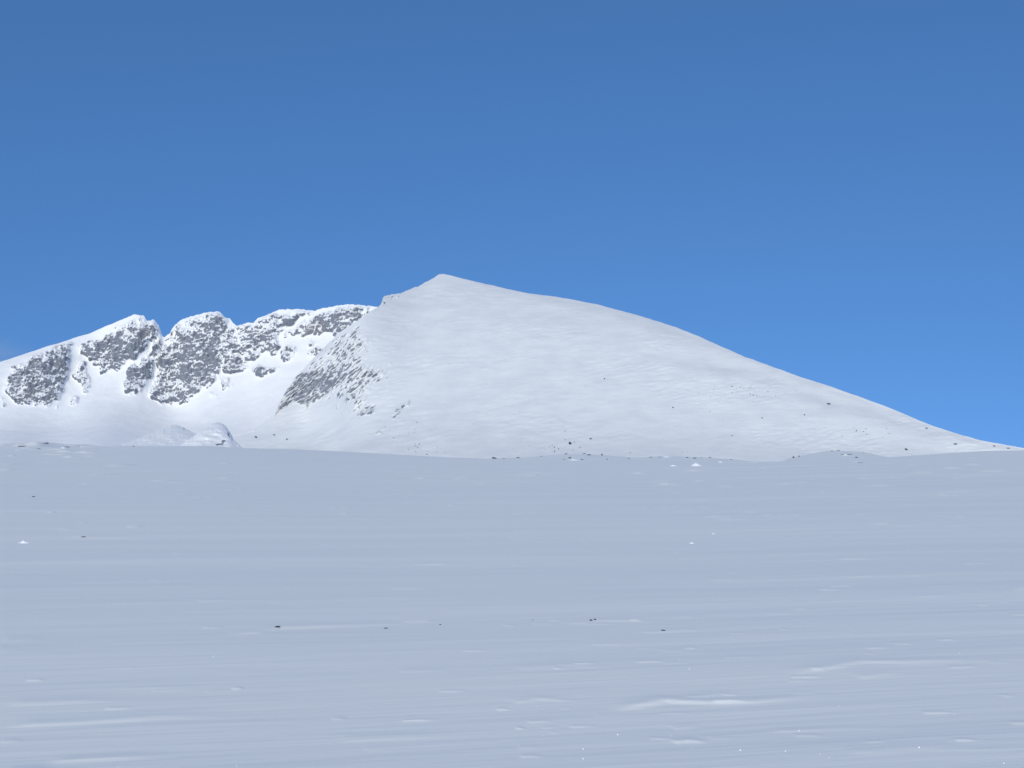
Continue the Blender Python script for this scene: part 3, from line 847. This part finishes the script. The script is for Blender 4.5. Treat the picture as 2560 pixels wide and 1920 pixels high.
snow_mound(1684,1166.5,30,3,'low white sliver of drift left of the bright snow mound', 2)
snow_mound(1802,1156,18,3,'small white drift right of and above the bright snow mound', 3)
snow_mound(60,1354,38,6,'small white mound of snow at the left edge below the crest', 4, .5)
snow_mound(1436,1149.5,46,2.6,'long thin bright drift under the stones of the stony rise', 5)
snow_mound(1668,1143,34,2.2,'thin white drift on the crest left of the larger grey stone', 6)
snow_mound(158,1121,22,3,'bright drift below the small stone near the far left crest', 7)
snow_mound(205,1118,22,2.5,'bright drift farther right in the streaks by the far left crest', 8)
snow_mound(83,1107,16,2.5,'bright drift on the crest left of the far left flat boulder', 9)
snow_mound(2116,1138.5,30,2.6,'white drift under the long thin ledge on the right hummock', 10)
snow_mound(1730,1357,20,3.5,'small white drift alone in the snow field right of centre', 11)
snow_mound(1784,1335,14,2.5,'tiny white drift above and right of the lone drift right of centre', 12)

# ------------------------------------------------------------------ glinting ice crystals close to the viewer
import bmesh
bm = bmesh.new()
rs = np.random.RandomState(21)
for i in range(46):
    py = 1919 - 300 * rs.rand() ** 1.6; px = rs.uniform(0, 2560) if rs.rand() < .5 else rs.normal(1900, 450)
    if not (0 < px < 2560): continue
    x, y, z = ground_at(px, py); z = real_ground(x, y)
    s_ = .0014 + .0034 * rs.rand() ** 2
    n = Vector(S) + Vector((0, -.6, .2)) + Vector(rs.normal(size=3) * .12); n.normalize()
    a = n.orthogonal().normalized(); b = n.cross(a)
    c = Vector((x, y, z + s_ * .9))
    vs = [bm.verts.new(c + s_ * (a * math.cos(q_) + b * math.sin(q_))) for q_ in np.arange(6) * math.pi / 3]
    lo = bm.verts.new(c - n * s_ * .5); hi = bm.verts.new(c + n * s_ * .25)
    for j in range(6):
        bm.faces.new((vs[j], vs[(j + 1) % 6], hi)); bm.faces.new((vs[(j + 1) % 6], vs[j], lo))
mi_ = bpy.data.meshes.new('ice_crystals'); bm.to_mesh(mi_); bm.free()
M_ICE, nt_, b_ = base_mat("ice crystal", .25, .8)
b_.inputs["Base Color"].default_value = (.95, .95, .95, 1)
mi_.materials.append(M_ICE)
oi = bpy.data.objects.new('ice_crystals', mi_); C.collection.objects.link(oi)
tag(oi, 'tiny ice crystals glinting in the nearest snow', 'ice crystals', kind='stuff')

# ------------------------------------------------------------------ wisp of cloud behind the left end of the ridge
M_CL = bpy.data.materials.new("thin cloud"); M_CL.use_nodes = True
nt_ = M_CL.node_tree; nt_.nodes.clear()
out_ = nd(nt_, "ShaderNodeOutputMaterial"); pv_ = nd(nt_, "ShaderNodeVolumePrincipled"); tc_ = nd(nt_, "ShaderNodeTexCoord")
pv_.inputs["Color"].default_value = (.95, .95, .95, 1); pv_.inputs["Anisotropy"].default_value = -0.4
n_ = tex_noise(nt_, tc_.outputs["Object"], 2.2, 4)
ln_ = nd(nt_, "ShaderNodeVectorMath", operation='LENGTH'); nt_.links.new(tc_.outputs["Object"], ln_.inputs[0])
fall_ = mth(nt_, 'MULTIPLY_ADD', ln_.outputs["Value"], -1.0, 1.0, clamp=True)
d_ = mth(nt_, 'MULTIPLY', fall_, mth(nt_, 'MULTIPLY_ADD', n_, 3.0, -0.9, clamp=True))
nt_.links.new(mth(nt_, 'MULTIPLY', d_, 0.0011), pv_.inputs["Density"]); nt_.links.new(pv_.outputs[0], out_.inputs["Volume"])
bm = bmesh.new(); bmesh.ops.create_icosphere(bm, subdivisions=4, radius=1.0)
mc_ = bpy.data.meshes.new('cloud'); bm.to_mesh(mc_); bm.free(); mc_.materials.append(M_CL)
oc = bpy.data.objects.new('cloud', mc_); C.collection.objects.link(oc)
oc.location = [float(c) for c in point(-70, 890, 9500)]; oc.scale = (480, 400, 190)
tag(oc, 'faint wisp of cloud behind the left end of the ridge', 'cloud', kind='stuff')
